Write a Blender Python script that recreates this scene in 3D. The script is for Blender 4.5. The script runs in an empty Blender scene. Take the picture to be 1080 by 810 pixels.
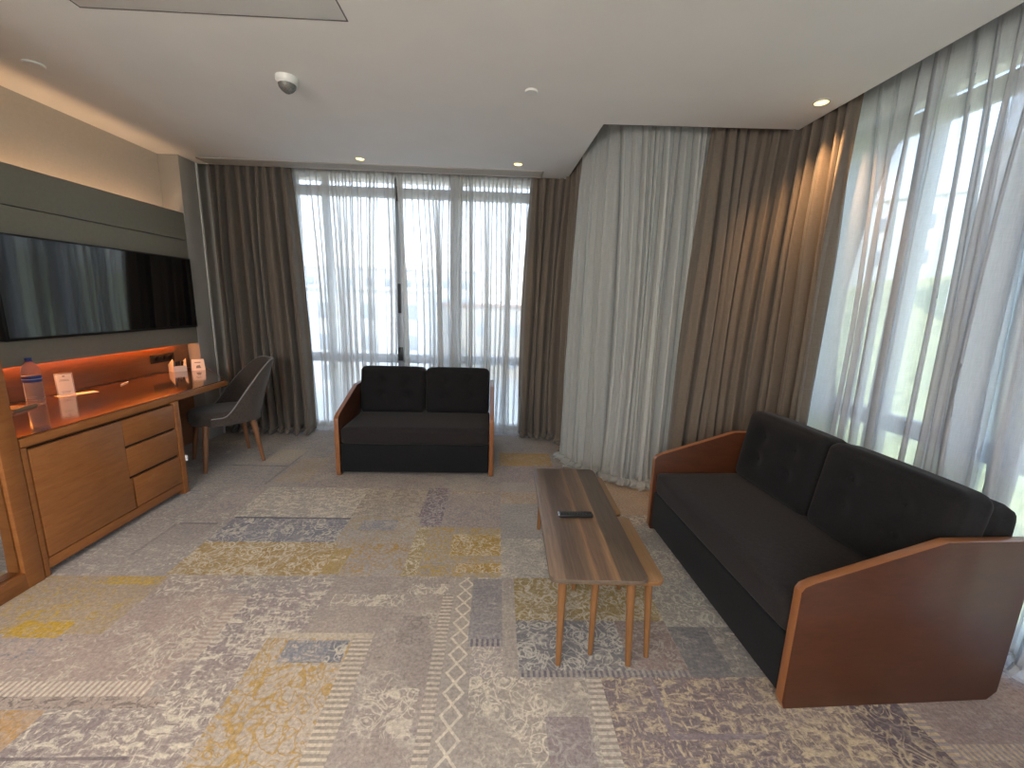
import bpy, bmesh, math, random
from mathutils import Vector, Matrix, noise
random.seed(7)
S = bpy.context.scene
COL = S.collection
PI = math.pi
CZ = 2.57            # ceiling height

# ------------------------------------------------------------------ helpers
def V(*a): return Vector(a)

class MB:
    """collects shapes, links them as one mesh object"""
    def __init__(s): s.bm = bmesh.new()
    def _add(s, t, M=None):
        if M is not None: bmesh.ops.transform(t, matrix=M, verts=t.verts)
        me = bpy.data.meshes.new('tmp'); t.to_mesh(me); t.free()
        s.bm.from_mesh(me); bpy.data.meshes.remove(me)
    def box(s, x0, y0, z0, x1, y1, z1, bev=0.0, seg=2, M=None):
        t = bmesh.new(); bmesh.ops.create_cube(t, size=1)
        for v in t.verts:
            v.co = V(x0 if v.co.x < 0 else x1, y0 if v.co.y < 0 else y1, z0 if v.co.z < 0 else z1)
        if bev: bmesh.ops.bevel(t, geom=list(t.edges), offset=bev, segments=seg, profile=.5, affect='EDGES')
        s._add(t, M); return s
    def prism(s, pts, a, b, axis='z', bev=0.0, seg=2, M=None):
        """extrude 2-D outline between a and b along an axis"""
        t = bmesh.new()
        def P(p, h):
            return {'z': V(p[0], p[1], h), 'x': V(h, p[0], p[1]), 'y': V(p[0], h, p[1])}[axis]
        lo = [t.verts.new(P(p, a)) for p in pts]; hi = [t.verts.new(P(p, b)) for p in pts]
        n = len(pts)
        t.faces.new(lo); t.faces.new(hi)
        for i in range(n): t.faces.new((lo[i], lo[(i+1) % n], hi[(i+1) % n], hi[i]))
        bmesh.ops.recalc_face_normals(t, faces=t.faces)
        if bev: bmesh.ops.bevel(t, geom=list(t.edges), offset=bev, segments=seg, profile=.5, affect='EDGES')
        s._add(t, M); return s
    def lathe(s, prof, c=(0, 0, 0), n=24, M=None):
        t = bmesh.new(); rings = []
        for r, z in prof:
            if r < 1e-5: rings.append([t.verts.new(V(c[0], c[1], c[2]+z))])
            else: rings.append([t.verts.new(V(c[0]+r*math.cos(2*PI*i/n), c[1]+r*math.sin(2*PI*i/n), c[2]+z)) for i in range(n)])
        for a, b in zip(rings, rings[1:]):
            for i in range(n):
                j = (i+1) % n
                if len(a) == 1 and len(b) == 1: continue
                if len(a) == 1: t.faces.new((a[0], b[j], b[i]))
                elif len(b) == 1: t.faces.new((a[i], a[j], b[0]))
                else: t.faces.new((a[i], a[j], b[j], b[i]))
        for r in (rings[0], rings[-1]):
            if len(r) > 1: t.faces.new(r)
        bmesh.ops.recalc_face_normals(t, faces=t.faces)
        s._add(t, M); return s
    def rod(s, p, q, r0, r1=None, n=14):
        p, q = Vector(p), Vector(q); r1 = r0 if r1 is None else r1
        L = (q-p).length
        M = Matrix.Translation(p) @ (q-p).to_track_quat('Z', 'Y').to_matrix().to_4x4()
        return s.lathe([(r0, 0), (r1, L)], n=n, M=M)
    def grid(s, P, nu, nv, uv=None, closed=False):
        vs = [[s.bm.verts.new(P(i, j)) for j in range(nv)] for i in range(nu)]
        for i in range(nu if closed else nu-1):
            for j in range(nv-1):
                k = (i+1) % nu
                s.bm.faces.new((vs[i][j], vs[k][j], vs[k][j+1], vs[i][j+1]))
        return s
    def build(s, name, m, parent=None, smooth=True, angle=35):
        me = bpy.data.meshes.new(name); s.bm.to_mesh(me); s.bm.free()
        for x in (m if isinstance(m, (list, tuple)) else [m]): me.materials.append(x)
        if smooth:
            for p in me.polygons: p.use_smooth = True
            if angle is not None:
                try: me.set_sharp_from_angle(angle=math.radians(angle))
                except Exception: pass
        o = bpy.data.objects.new(name, me); COL.objects.link(o)
        if parent: o.parent = parent
        return o

def tag(o, label=None, cat=None, group=None, kind=None):
    if label: o['label'] = label
    if cat: o['category'] = cat
    if group: o['group'] = group
    if kind: o['kind'] = kind
    return o
def thing(name, loc, label, cat, group=None, rz=0):
    o = bpy.data.objects.new(name, None); COL.objects.link(o)
    o.location = loc; o.rotation_euler = (0, 0, rz); o.empty_display_size = .1
    return tag(o, label, cat, group)
def struct(o): o['kind'] = 'structure'; return o
def copy_tree(o, parent=None):
    c = o.copy(); COL.objects.link(c); c.parent = parent
    for ch in list(o.children): copy_tree(ch, c)
    return c

# ---------------------------------------------------------------- materials
def new_mat(name):
    m = bpy.data.materials.new(name); m.use_nodes = True
    nt = m.node_tree; nt.nodes.clear()
    out = nt.nodes.new('ShaderNodeOutputMaterial')
    return m, nt, out
class NT:
    def __init__(s, nt): s.nt = nt
    def n(s, typ, **kw):
        nd = s.nt.nodes.new(typ)
        for k, v in kw.items():
            if k in nd.inputs.keys(): s.set(nd, k, v)
            else: setattr(nd, k, v)
        return nd
    def set(s, nd, k, v):
        if isinstance(v, bpy.types.NodeSocket): s.nt.links.new(v, nd.inputs[k])
        else: nd.inputs[k].default_value = v
    def m(s, op, a, b=0.0, c=None, clamp=False):
        nd = s.nt.nodes.new('ShaderNodeMath'); nd.operation = op; nd.use_clamp = clamp
        s.set(nd, 0, a); s.set(nd, 1, b)
        if c is not None: s.set(nd, 2, c)
        return nd.outputs[0]
    def mix(s, f, a, b, blend='MIX'):
        nd = s.nt.nodes.new('ShaderNodeMix'); nd.data_type = 'RGBA'; nd.blend_type = blend
        s.set(nd, 0, f)
        for k, v in ((6, a), (7, b)):
            s.set(nd, k, v if isinstance(v, bpy.types.NodeSocket) else (*v[:3], 1))
        return nd.outputs[2]
    def ramp(s, f, stops, interp='LINEAR'):
        nd = s.nt.nodes.new('ShaderNodeValToRGB'); cr = nd.color_ramp; cr.interpolation = interp
        while len(cr.elements) < len(stops): cr.elements.new(.5)
        for e, (p, c) in zip(cr.elements, stops): e.position = p; e.color = (*c[:3], 1) if len(c) < 4 else c
        s.set(nd, 0, f); return nd.outputs[0]
    def coords(s, scale=(1, 1, 1), rot=(0, 0, 0), out='Object'):
        tc = s.nt.nodes.new('ShaderNodeTexCoord'); mp = s.nt.nodes.new('ShaderNodeMapping')
        mp.inputs['Scale'].default_value = scale; mp.inputs['Rotation'].default_value = rot
        s.nt.links.new(tc.outputs[out], mp.inputs[0]); return mp.outputs[0]
    def noise(s, vec, scale=5, detail=3, rough=.5, dist=0.0):
        nd = s.nt.nodes.new('ShaderNodeTexNoise'); s.nt.links.new(vec, nd.inputs['Vector'])
        nd.inputs['Scale'].default_value = scale; nd.inputs['Detail'].default_value = detail
        nd.inputs['Roughness'].default_value = rough; nd.inputs['Distortion'].default_value = dist
        return nd.outputs[0]

def principled(name, col, rough=.6, metal=0.0, spec=.5, sheen=0.0, coat=0.0, noise_amt=0.0, nscale=8, bump=0.0, bscale=200, emis=None, estr=0, trans=0.0, alpha=1.0, ior=1.45, stretch=(1, 1, 1)):
    m, nt, out = new_mat(name); N = NT(nt)
    b = nt.nodes.new('ShaderNodeBsdfPrincipled'); nt.links.new(b.outputs[0], out.inputs[0])
    b.inputs['Base Color'].default_value = (*col, 1)
    b.inputs['Roughness'].default_value = rough; b.inputs['Metallic'].default_value = metal
    b.inputs['Specular IOR Level'].default_value = spec; b.inputs['Sheen Weight'].default_value = sheen
    b.inputs['Coat Weight'].default_value = coat; b.inputs['Transmission Weight'].default_value = trans
    b.inputs['IOR'].default_value = ior; b.inputs['Alpha'].default_value = alpha
    if sheen: b.inputs['Sheen Roughness'].default_value = .5
    if emis: b.inputs['Emission Color'].default_value = (*emis, 1); b.inputs['Emission Strength'].default_value = estr
    if noise_amt:
        vec = N.coords(stretch); f = N.noise(vec, nscale, 5, .6)
        lo = tuple(c*(1-noise_amt) for c in col); hi = tuple(min(1, c*(1+noise_amt)) for c in col)
        nt.links.new(N.ramp(f, [(.3, lo), (.7, hi)]), b.inputs['Base Color'])
    if bump:
        vec = N.coords(stretch); f = N.noise(vec, bscale, 2, .5)
        bp = nt.nodes.new('ShaderNodeBump'); bp.inputs['Strength'].default_value = bump; bp.inputs['Distance'].default_value = .002
        nt.links.new(f, bp.inputs['Height']); nt.links.new(bp.outputs[0], b.inputs['Normal'])
    return m

def wood(name, c1, c2, rough=.4, scale=(3, 3, 30), coat=0.0, seams=None):
    """veneer: stretched grain; the long axis is the one with the smallest scale"""
    m, nt, out = new_mat(name); N = NT(nt)
    b = nt.nodes.new('ShaderNodeBsdfPrincipled'); nt.links.new(b.outputs[0], out.inputs[0])
    vec = N.coords(scale)
    g1 = N.noise(vec, 2.0, 6, .65, .8); g2 = N.noise(vec, 9.0, 4, .6, .3)
    f = N.m('ADD', N.m('MULTIPLY', g1, .65), N.m('MULTIPLY', g2, .35))
    col = N.ramp(f, [(.33, c1), (.5, tuple((a+b_)/2 for a, b_ in zip(c1, c2))), (.68, c2)])
    nt.links.new(col, b.inputs['Base Color'])
    b.inputs['Roughness'].default_value = rough; b.inputs['Coat Weight'].default_value = coat
    b.inputs['Coat Roughness'].default_value = .12
    bp = nt.nodes.new('ShaderNodeBump'); bp.inputs['Strength'].default_value = .08; bp.inputs['Distance'].default_value = .001
    nt.links.new(g2, bp.inputs['Height']); nt.links.new(bp.outputs[0], b.inputs['Normal'])
    return m

def cloth(name, c, c2=None, rough=.9, weave=420, sheen=.15, bump=.3, mottled=.15):
    m, nt, out = new_mat(name); N = NT(nt)
    b = nt.nodes.new('ShaderNodeBsdfPrincipled'); nt.links.new(b.outputs[0], out.inputs[0])
    vx = N.noise(N.coords((weave, weave*.12, weave*.12)), 1, 1); vy = N.noise(N.coords((weave*.12, weave*.12, weave)), 1, 1)
    th = N.m('MULTIPLY', N.m('ADD', vx, vy), .5)
    lo = tuple(x*(1-mottled*2) for x in c); hi = c2 or tuple(min(1, x*(1+mottled*2)) for x in c)
    nt.links.new(N.ramp(th, [(.35, lo), (.65, hi)]), b.inputs['Base Color'])
    b.inputs['Roughness'].default_value = rough; b.inputs['Sheen Weight'].default_value = sheen
    b.inputs['Specular IOR Level'].default_value = .2
    bp = nt.nodes.new('ShaderNodeBump'); bp.inputs['Strength'].default_value = bump; bp.inputs['Distance'].default_value = .001
    nt.links.new(th, bp.inputs['Height']); nt.links.new(bp.outputs[0], b.inputs['Normal'])
    return m

def sheer_mat(name, col=(.80, .82, .84), cover=.5, trans=.6):
    m, nt, out = new_mat(name); N = NT(nt)
    tr = nt.nodes.new('ShaderNodeBsdfTransparent')
    df = nt.nodes.new('ShaderNodeBsdfDiffuse'); tl = nt.nodes.new('ShaderNodeBsdfTranslucent')
    df.inputs[0].default_value = (*col, 1); tl.inputs[0].default_value = (*col, 1)
    a = nt.nodes.new('ShaderNodeMixShader'); a.inputs[0].default_value = trans
    nt.links.new(df.outputs[0], a.inputs[1]); nt.links.new(tl.outputs[0], a.inputs[2])
    slub = N.noise(N.coords((90, 90, 6)), 3, 3, .6); slub2 = N.noise(N.coords((14, 14, 260)), 2, 2, .6)
    f = N.m('ADD', cover-.22, N.m('ADD', N.m('MULTIPLY', slub, .24), N.m('MULTIPLY', slub2, .20)), clamp=True)
    mx = nt.nodes.new('ShaderNodeMixShader'); nt.links.new(f, mx.inputs[0])
    nt.links.new(tr.outputs[0], mx.inputs[1]); nt.links.new(a.outputs[0], mx.inputs[2])
    nt.links.new(mx.outputs[0], out.inputs[0]); return m

def glass_pane_mat(name):
    m, nt, out = new_mat(name)
    tr = nt.nodes.new('ShaderNodeBsdfTransparent'); tr.inputs[0].default_value = (.93, .96, .97, 1)
    gl = nt.nodes.new('ShaderNodeBsdfGlossy'); gl.inputs['Roughness'].default_value = .01
    fr = nt.nodes.new('ShaderNodeFresnel'); fr.inputs[0].default_value = 1.3
    mx = nt.nodes.new('ShaderNodeMixShader')
    nt.links.new(fr.outputs[0], mx.inputs[0]); nt.links.new(tr.outputs[0], mx.inputs[1]); nt.links.new(gl.outputs[0], mx.inputs[2])
    nt.links.new(mx.outputs[0], out.inputs[0]); return m

def emit_mat(name, col, st):
    m, nt, out = new_mat(name); e = nt.nodes.new('ShaderNodeEmission')
    e.inputs[0].default_value = (*col, 1); e.inputs[1].default_value = st
    nt.links.new(e.outputs[0], out.inputs[0]); return m

def tabletop_mat(name, stops, x0, x1, rough=.42):
    """laminate printed as long planks running along y; plank tone from x"""
    m, nt, out = new_mat(name); N = NT(nt)
    b = nt.nodes.new('ShaderNodeBsdfPrincipled'); nt.links.new(b.outputs[0], out.inputs[0])
    tc = nt.nodes.new('ShaderNodeTexCoord'); sp = nt.nodes.new('ShaderNodeSeparateXYZ'); nt.links.new(tc.outputs['Object'], sp.inputs[0])
    wob = N.noise(N.coords((3, .8, 1)), 2, 2)
    f = N.m('ADD', N.m('DIVIDE', N.m('SUBTRACT', sp.outputs[0], x0), x1-x0), N.m('MULTIPLY', N.m('SUBTRACT', wob, .5), .03))
    base = N.ramp(f, stops, 'LINEAR')
    gr = N.noise(N.coords((45, 2.2, 10)), 2.2, 6, .65, .6)
    col = N.mix(.75, base, N.ramp(gr, [(.3, (.34, .34, .34)), (.7, (.72, .72, .72))]), 'OVERLAY')
    nt.links.new(col, b.inputs['Base Color']); b.inputs['Roughness'].default_value = rough
    return m

M = {}
M['ceil'] = principled('ceiling_paint', (.78, .765, .74), .85, noise_amt=.02, nscale=3)
M['wall'] = principled('wall_paint', (.60, .58, .54), .85, noise_amt=.03, nscale=4)
M['wallL'] = principled('wallpaper_beige', (.50, .46, .41), .8, noise_amt=.04, nscale=60, bump=.1)
M['pier'] = principled('pier_paint_grey', (.34, .325, .30), .6, noise_amt=.03)
M['trimw'] = principled('trim_offwhite', (.70, .69, .66), .5, noise_amt=.02)
M['panel'] = principled('panel_grey_olive', (.24, .225, .188), .55, noise_amt=.05, nscale=40, bump=.05)
M['wood'] = wood('cabinet_wood', (.240, .080, .019), (.345, .130, .036), .42, (3, 3, 22))
M['woodh'] = wood('cabinet_wood_long', (.240, .080, .019), (.345, .130, .036), .40, (22, 2, 22))
M['woodback'] = wood('backsplash_wood', (.17, .065, .026), (.25, .10, .038), .35, (10, 2, 24), coat=.3)
M['woodred'] = wood('sofa_arm_wood', (.050, .0145, .0055), (.083, .0245, .009), .36, (14, 3, 14), coat=.15)
M['woodredge'] = wood('sofa_arm_edge', (.22, .080, .028), (.30, .120, .045), .32, (20, 3, 14), coat=.2)
M['darkgap'] = principled('shadow_gap_black', (.02, .012, .008), .8, noise_amt=.1)
M['desktop'] = wood('desk_glass_over_wood', (.085, .035, .016), (.14, .058, .026), .04, (20, 2, 20), coat=1.0)
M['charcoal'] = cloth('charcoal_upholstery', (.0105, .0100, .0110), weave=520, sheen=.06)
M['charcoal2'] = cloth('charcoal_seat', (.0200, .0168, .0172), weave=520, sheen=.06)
M['base'] = cloth('sofa_base_fabric', (.0095, .0100, .0112), weave=500, sheen=.05)
M['drape'] = cloth('taupe_drape', (.150, .124, .100), weave=260, sheen=.25, bump=.1, mottled=.05)
M['chairf'] = cloth('chair_fabric', (.062, .048, .041), weave=600, sheen=.2)
M['piping'] = principled('piping_grey', (.24, .23, .22), .6, noise_amt=.05)
M['chairleg'] = wood('chair_leg_wood', (.16, .07, .03), (.25, .11, .05), .35, (20, 20, 3))
M['tableleg'] = wood('table_leg_wood', (.18, .080, .028), (.255, .122, .045), .4, (20, 20, 3))
M['tableedge'] = wood('table_edge_dark', (.10, .072, .05), (.16, .115, .08), .4, (12, 2, 20))
M['oaktop'] = wood('light_oak_top', (.21, .11, .046), (.31, .172, .078), .4, (28, 2, 20))
M['sheerA'] = sheer_mat('sheer_voile', (.74, .74, .73), .66, .5)
M['sheerB'] = sheer_mat('sheer_voile_blue', (.72, .74, .78), .72, .5)
M['sheerC'] = sheer_mat('sheer_voile_side', (.68, .70, .685), .62, .35)
M['glass'] = glass_pane_mat('window_glass')
M['alu'] = principled('window_frame_grey', (.33, .34, .36), .45, metal=.3, noise_amt=.03)
M['alud'] = principled('window_handle_dark', (.03, .03, .032), .4, noise_amt=.05)
M['black'] = principled('black_plastic', (.012, .012, .013), .35, noise_amt=.1)
M['screen'] = principled('tv_screen', (.006, .006, .007), .05, spec=.7, ior=1.5)
M['chrome'] = principled('chrome', (.7, .7, .7), .15, metal=1, noise_amt=.02)
M['rbtn'] = principled('remote_button_grey', (.06, .06, .062), .5, noise_amt=.05)
M['white'] = principled('white_plastic', (.72, .72, .70), .4, noise_amt=.02)
M['vent'] = principled('vent_taupe', (.44, .41, .37), .5, noise_amt=.03)
M['ventd'] = principled('vent_inside', (.022, .020, .019), .8, noise_amt=.05)
M['mirror'] = principled('mirror_glass', (.60, .62, .63), .02, metal=1, noise_amt=.01)
M['paper'] = principled('paper', (.78, .76, .72), .6, noise_amt=.03)
M['print'] = principled('grey_print', (.25, .25, .26), .6, noise_amt=.03)
M['acryl'] = principled('acrylic_clear', (.85, .8, .8), .05, alpha=.35, noise_amt=.01)
M['pet'] = principled('bottle_plastic', (.93, .93, .95), .05, trans=.9, ior=1.2, noise_amt=.01)
M['water'] = principled('bottle_water', (.95, .97, 1), .0, trans=1.0, ior=1.33, noise_amt=.01)
M['blue'] = principled('label_blue', (.02, .05, .25), .4, noise_amt=.05)
M['lblwhite'] = principled('label_white', (.6, .65, .8), .4, noise_amt=.03)
M['led'] = emit_mat('led_orange', (1.0, .31, .06), 55)
M['led2'] = emit_mat('led_warm', (1.0, .60, .32), 9)
M['bulb'] = emit_mat('downlight_bulb', (1.0, .72, .20), 3.2)
M['cork'] = wood('tray_wood', (.22, .15, .09), (.33, .24, .15), .4, (14, 3, 14))

# ------------------------------------------------------------------- carpet
LG = (.325, .305, .285)      # beige grey ground
CR = (.52, .475, .40)       # cream
MU = (.37, .245, .055)       # mustard
BL = (.175, .190, .225)      # slate blue
LV = (.215, .190, .215)      # lavender plum
PK = (.375, .310, .275)      # faded pink beige
TN = (.43, .355, .255)
# x0,y0,x1,y1, ground, ornament, (scroll, brush, zigzag/fringe), wear
P = [
 (-3.2, -2.4, 2.4, 4.6, LG, CR, (.25, .25, 0), .55),
 # far field
 (-2.4, 2.94, -1.5, 4.4, (.34, .32, .295), BL, (.15, .6, 0), .4),
 (-1.5, 2.95, -.4, 4.4, (.36, .33, .295), LV, (.25, .65, 0), .4),
 (-.4, 2.95, .03, 4.4, (.33, .31, .29), BL, (.3, .2, 0), .4),
 (.03, 3.44, .5, 3.76, (.36, .24, .09), PK, (.3, .35, 0), .3),
 (.03, 2.93, .6, 3.44, (.32, .28, .28), LV, (.5, .3, 0), .4),
 (.03, 3.76, .6, 4.4, LG, LV, (.3, .4, 0), .4),
 (.6, 2.6, 2.0, 4.0, (.38, .31, .24), LG, (.2, .4, 0), .3),
 (-2.4, 1.93, -1.66, 2.94, (.315, .295, .28), CR, (.15, .5, 0), .4),
 (-1.95, 2.2, -1.72, 2.42, (.30, .28, .265), BL, (.2, .2, 0), .5),
 (-2.05, 2.45, -1.95, 2.94, (.29, .275, .265), CR, (.2, .5, 0), .3),
 (-2.30, 2.62, -2.05, 2.90, (.36, .34, .315), BL, (.2, .6, 0), .3),
 (-1.95, 2.42, -1.72, 2.44, (.20, .19, .195), LG, (0, .3, 0), .3),
 (-1.97, 2.10, -1.95, 2.42, (.24, .225, .22), LG, (0, .3, 0), .3),
 (-1.90, 2.56, -1.70, 2.92, (.365, .34, .31), LV, (.3, .6, 0), .3),
 (-2.2, 3.35, -1.75, 3.37, (.19, .18, .185), LG, (0, .3, 0), .2),
 (-1.75, 3.0, -1.73, 3.6, (.24, .225, .22), LG, (0, .3, 0), .3),
 (-1.70, 3.05, -1.45, 3.55, (.37, .33, .28), (.30, .22, .12), (.2, .6, 0), .3),
 (-2.0, 3.42, -1.75, 3.75, (.37, .33, .26), LG, (.2, .6, 0), .3),
 # upper module row
 (-1.68, 2.52, -.94, 2.96, (.34, .32, .295), CR, (.15, .7, 0), .3),
 (-.94, 2.52, -.50, 2.96, (.43, .39, .33), (.22, .19, .17), (.35, .75, 0), .2),
 (-.50, 2.34, -.34, 2.98, (.19, .165, .195), (.38, .34, .34), (.6, .3, 0), .1),
 (-.34, 2.64, .04, 2.94, (.34, .31, .285), LV, (.55, .15, 0), .4),
 (-.34, 2.88, .04, 2.94, (.30, .26, .23), CR, (.3, .5, 0), .3),
 (-.34, 2.42, .04, 2.64, (.35, .32, .30), LV, (.85, .1, 0), .3),
 (.04, 2.93, .35, 3.1, (.33, .31, .30), LG, (.2, .2, 0), .3),
 (.04, 2.74, .62, 2.93, (.37, .325, .28), (.30, .21, .14), (.45, .3, 0), .4),
 (.04, 2.30, .62, 2.74, (.30, .305, .305), LG, (.1, .3, 0), .4),
 (.04, 1.93, .9, 2.30, (.325, .325, .31), CR, (.35, .45, 0), .4),
 # middle row of coloured blocks
 (-1.66, 2.235, -.93, 2.52, (.195, .205, .245), CR, (.42, .15, 0), .25),
 (-1.66, 2.50, -.93, 2.52, (.13, .13, .16), CR, (0, .1, 0), .1),
 (-1.66, 1.935, -.90, 2.235, (.34, .245, .10), CR, (.80, .12, 0), .30),
 (-.93, 2.44, -.88, 2.52, BL, LV, (.1, .1, 0), .2),
 (-.90, 1.935, -.48, 2.235, (.36, .34, .315), (.33, .20, .05), (.75, .05, 0), .3),
 (-.93, 2.235, -.48, 2.54, (.37, .35, .325), (.30, .23, .14), (.55, .10, 0), .3),
 (-.84, 2.37, -.62, 2.50, (.36, .34, .33), BL, (.95, .5, 0), .15),
 (-.90, 1.95, -.80, 2.18, (.35, .26, .10), CR, (.3, .5, 0), .3),
 (-.48, 1.935, .04, 2.42, (.345, .32, .28), MU, (.85, .15, 0), .25),
 (-.48, 1.935, -.40, 2.42, (.33, .27, .14), CR, (.5, .1, 0), .3),
 (-.25, 2.12, .04, 2.34, (.36, .25, .06), CR, (.55, .35, 0), .25),
 (-.20, 1.97, .04, 2.05, (.35, .24, .06), CR, (.9, .2, 0), .25),
 # left, faded
 (-2.4, 1.33, -1.2, 1.93, (.345, .285, .255), CR, (.15, .50, 0), .35),
 (-2.22, 1.55, -1.62, 1.92, (.36, .295, .22), (.38, .265, .075), (.1, .58, 0), .3),
 (-2.05, 1.55, -1.90, 1.72, (.36, .295, .22), (.41, .265, .03), (.1, .75, 0), .2),
 (-2.0, 1.53, -1.78, 1.62, (.38, .30, .20), (.42, .265, .02), (.1, .95, 0), .1),
 (-1.90, 1.86, -1.64, 1.92, (.37, .29, .16), (.41, .27, .04), (.1, .85, 0), .1),
 (-2.1, 1.42, -1.74, 1.53, (.36, .30, .27), BL, (.1, .55, 0), .2),
 (-1.62, 1.33, -1.20, 1.78, (.355, .295, .265), CR, (.30, .25, 0), .2),
 (-1.62, 1.78, -1.30, 1.93, (.33, .28, .255), CR, (.15, .62, 0), .3),
 (-1.20, 1.40, -1.15, 1.78, PK, CR, (0, 0, .5), .1),
 # the large brushed panel
 (-1.15, 1.33, -.78, 1.93, (.265, .232, .235), CR, (.15, .66, 0), .2),
 (-1.30, 1.80, -.78, 1.93, (.285, .260, .255), CR, (.15, .60, 0), .2),
 (-1.05, 1.45, -.92, 1.66, (.29, .25, .245), CR, (.15, .78, 0), .2),
 (-1.20, 1.30, -.95, 1.42, (.30, .26, .25), CR, (.2, .60, 0), .2),
 (-1.9, 1.27, -1.22, 1.33, PK, CR, (0, 0, .9), .1),
 (-1.9, 1.225, -1.15, 1.27, (.37, .32, .28), (.14, .115, .11), (.1, .62, 0), .2),
 (-1.30, .3, -.82, 1.225, (.275, .240, .235), CR, (.15, .66, 0), .2),
 (-1.15, 1.0, -.93, 1.33, (.29, .255, .245), CR, (.15, .70, 0), .2),
 (-1.75, .9, -1.49, 1.22, (.40, .31, .22), (.36, .20, .05), (.4, .55, 0), .3),
 (-1.50, .9, -1.28, 1.22, (.24, .212, .215), CR, (.30, .62, 0), .2),
 (-1.52, 1.06, -1.10, 1.07, (.17, .15, .16), CR, (0, .2, 0), .2),
 (-1.75, .3, -1.30, .90, (.28, .25, .24), CR, (.2, .66, 0), .3),
 # plain field with arabesque
 (-.80, 1.56, -.22, 1.93, (.315, .285, .265), CR, (.12, .15, 0), .12),
 (-.52, .60, -.22, 1.93, (.31, .28, .262), (.42, .385, .34), (.30, .25, 0), .2),
 (-.76, 1.72, -.42, 1.80, (.32, .29, .27), CR, (.65, .35, 0), .1),
 (-.42, 1.80, -.22, 1.88, (.32, .295, .275), CR, (.6, .3, 0), .1),
 (-.46, 1.12, -.26, 1.30, (.30, .27, .255), CR, (.62, .45, 0), .3),
 (-.40, 1.50, -.28, 1.66, (.31, .28, .265), (.20, .18, .17), (.6, .45, 0), .1),
 # cream border with mustard scroll
 (-.93, .60, -.50, 1.56, (.42, .38, .325), (.36, .225, .05), (.62, .28, 0), .25),
 (-.84, 1.41, -.60, 1.52, (.42, .38, .34), BL, (.7, .8, 0), .1),
 (-.66, 1.41, -.59, 1.52, BL, CR, (.3, .3, 0), .1),
 (-.58, .60, -.50, 1.56, (.50, .46, .38), (.24, .21, .19), (0, 0, .9), .1),
 (-.93, 1.53, -.50, 1.56, (.44, .40, .33), LG, (0, .2, 0), .1),
 # fringe and diamond band
 (-.24, .60, -.19, 1.80, (.50, .46, .39), (.22, .20, .19), (0, 0, .9), .05),
 (-.19, .60, -.08, 1.93, (.335, .315, .29), CR, (0, .15, -.9), .15),
 (-.08, .60, .10, 1.93, (.33, .31, .305), CR, (.45, .25, 0), .3),
 (-.10, 1.49, .045, 1.92, (.235, .235, .255), LG, (.1, .5, 0), .3),
 (-.10, 1.49, .045, 1.53, (.15, .14, .18), LG, (0, 0, .8), .05),
 (.045, 1.34, .105, 1.93, (.33, .31, .29), CR, (.1, .4, 0), .2),
 # beneath the table
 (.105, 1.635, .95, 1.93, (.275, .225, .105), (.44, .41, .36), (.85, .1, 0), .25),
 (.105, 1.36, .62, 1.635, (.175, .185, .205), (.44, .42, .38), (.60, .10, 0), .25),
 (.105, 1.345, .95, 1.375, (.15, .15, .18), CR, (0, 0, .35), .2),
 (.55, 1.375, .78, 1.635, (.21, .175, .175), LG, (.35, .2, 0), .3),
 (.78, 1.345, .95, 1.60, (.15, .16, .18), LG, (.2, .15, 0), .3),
 (.78, 1.60, 1.1, 2.4, (.26, .265, .26), (.40, .39, .35), (.55, .3, 0), .3),
 (.62, 1.93, 1.1, 2.6, (.29, .28, .265), CR, (.4, .4, 0), .3),
 (.95, .9, 1.2, 1.60, (.21, .215, .215), CR, (.2, .45, 0), .3),
 # lower right
 (-.08, .4, .42, 1.345, (.32, .30, .275), CR, (.40, .35, 0), .3),
 (.19, .6, .34, 1.19, (.255, .225, .235), LG, (.35, .2, 0), .25),
 (.36, .6, .43, 1.345, (.30, .275, .255), CR, (0, 0, .7), .2),
 (.42, .6, 1.32, 1.345, (.175, .150, .168), TN, (.20, .66, 0), .2),
 (.60, 1.12, .62, 1.345, LV, LV, (0, 0, 0), .1), (.60, 1.11, .92, 1.13, LV, LV, (0, 0, 0), .1),
 (1.0, .6, 1.32, 1.345, (.19, .160, .165), TN, (.15, .78, 0), .2),
 (1.30, .6, 1.50, 1.34, (.115, .095, .115), TN, (.45, .1, 0), .15),
 (1.49, .8, 1.53, 1.34, TN, LV, (0, 0, .9), .1),
 (1.53, 1.09, 2.1, 1.34, (.27, .22, .215), LV, (.1, .35, 0), .3),
 (1.53, 1.04, 2.1, 1.09, TN, LV, (0, 0, -1.9), .1),
 (1.53, .6, 2.1, 1.04, (.24, .20, .20), TN, (.3, .5, 0), .3),
]
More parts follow.
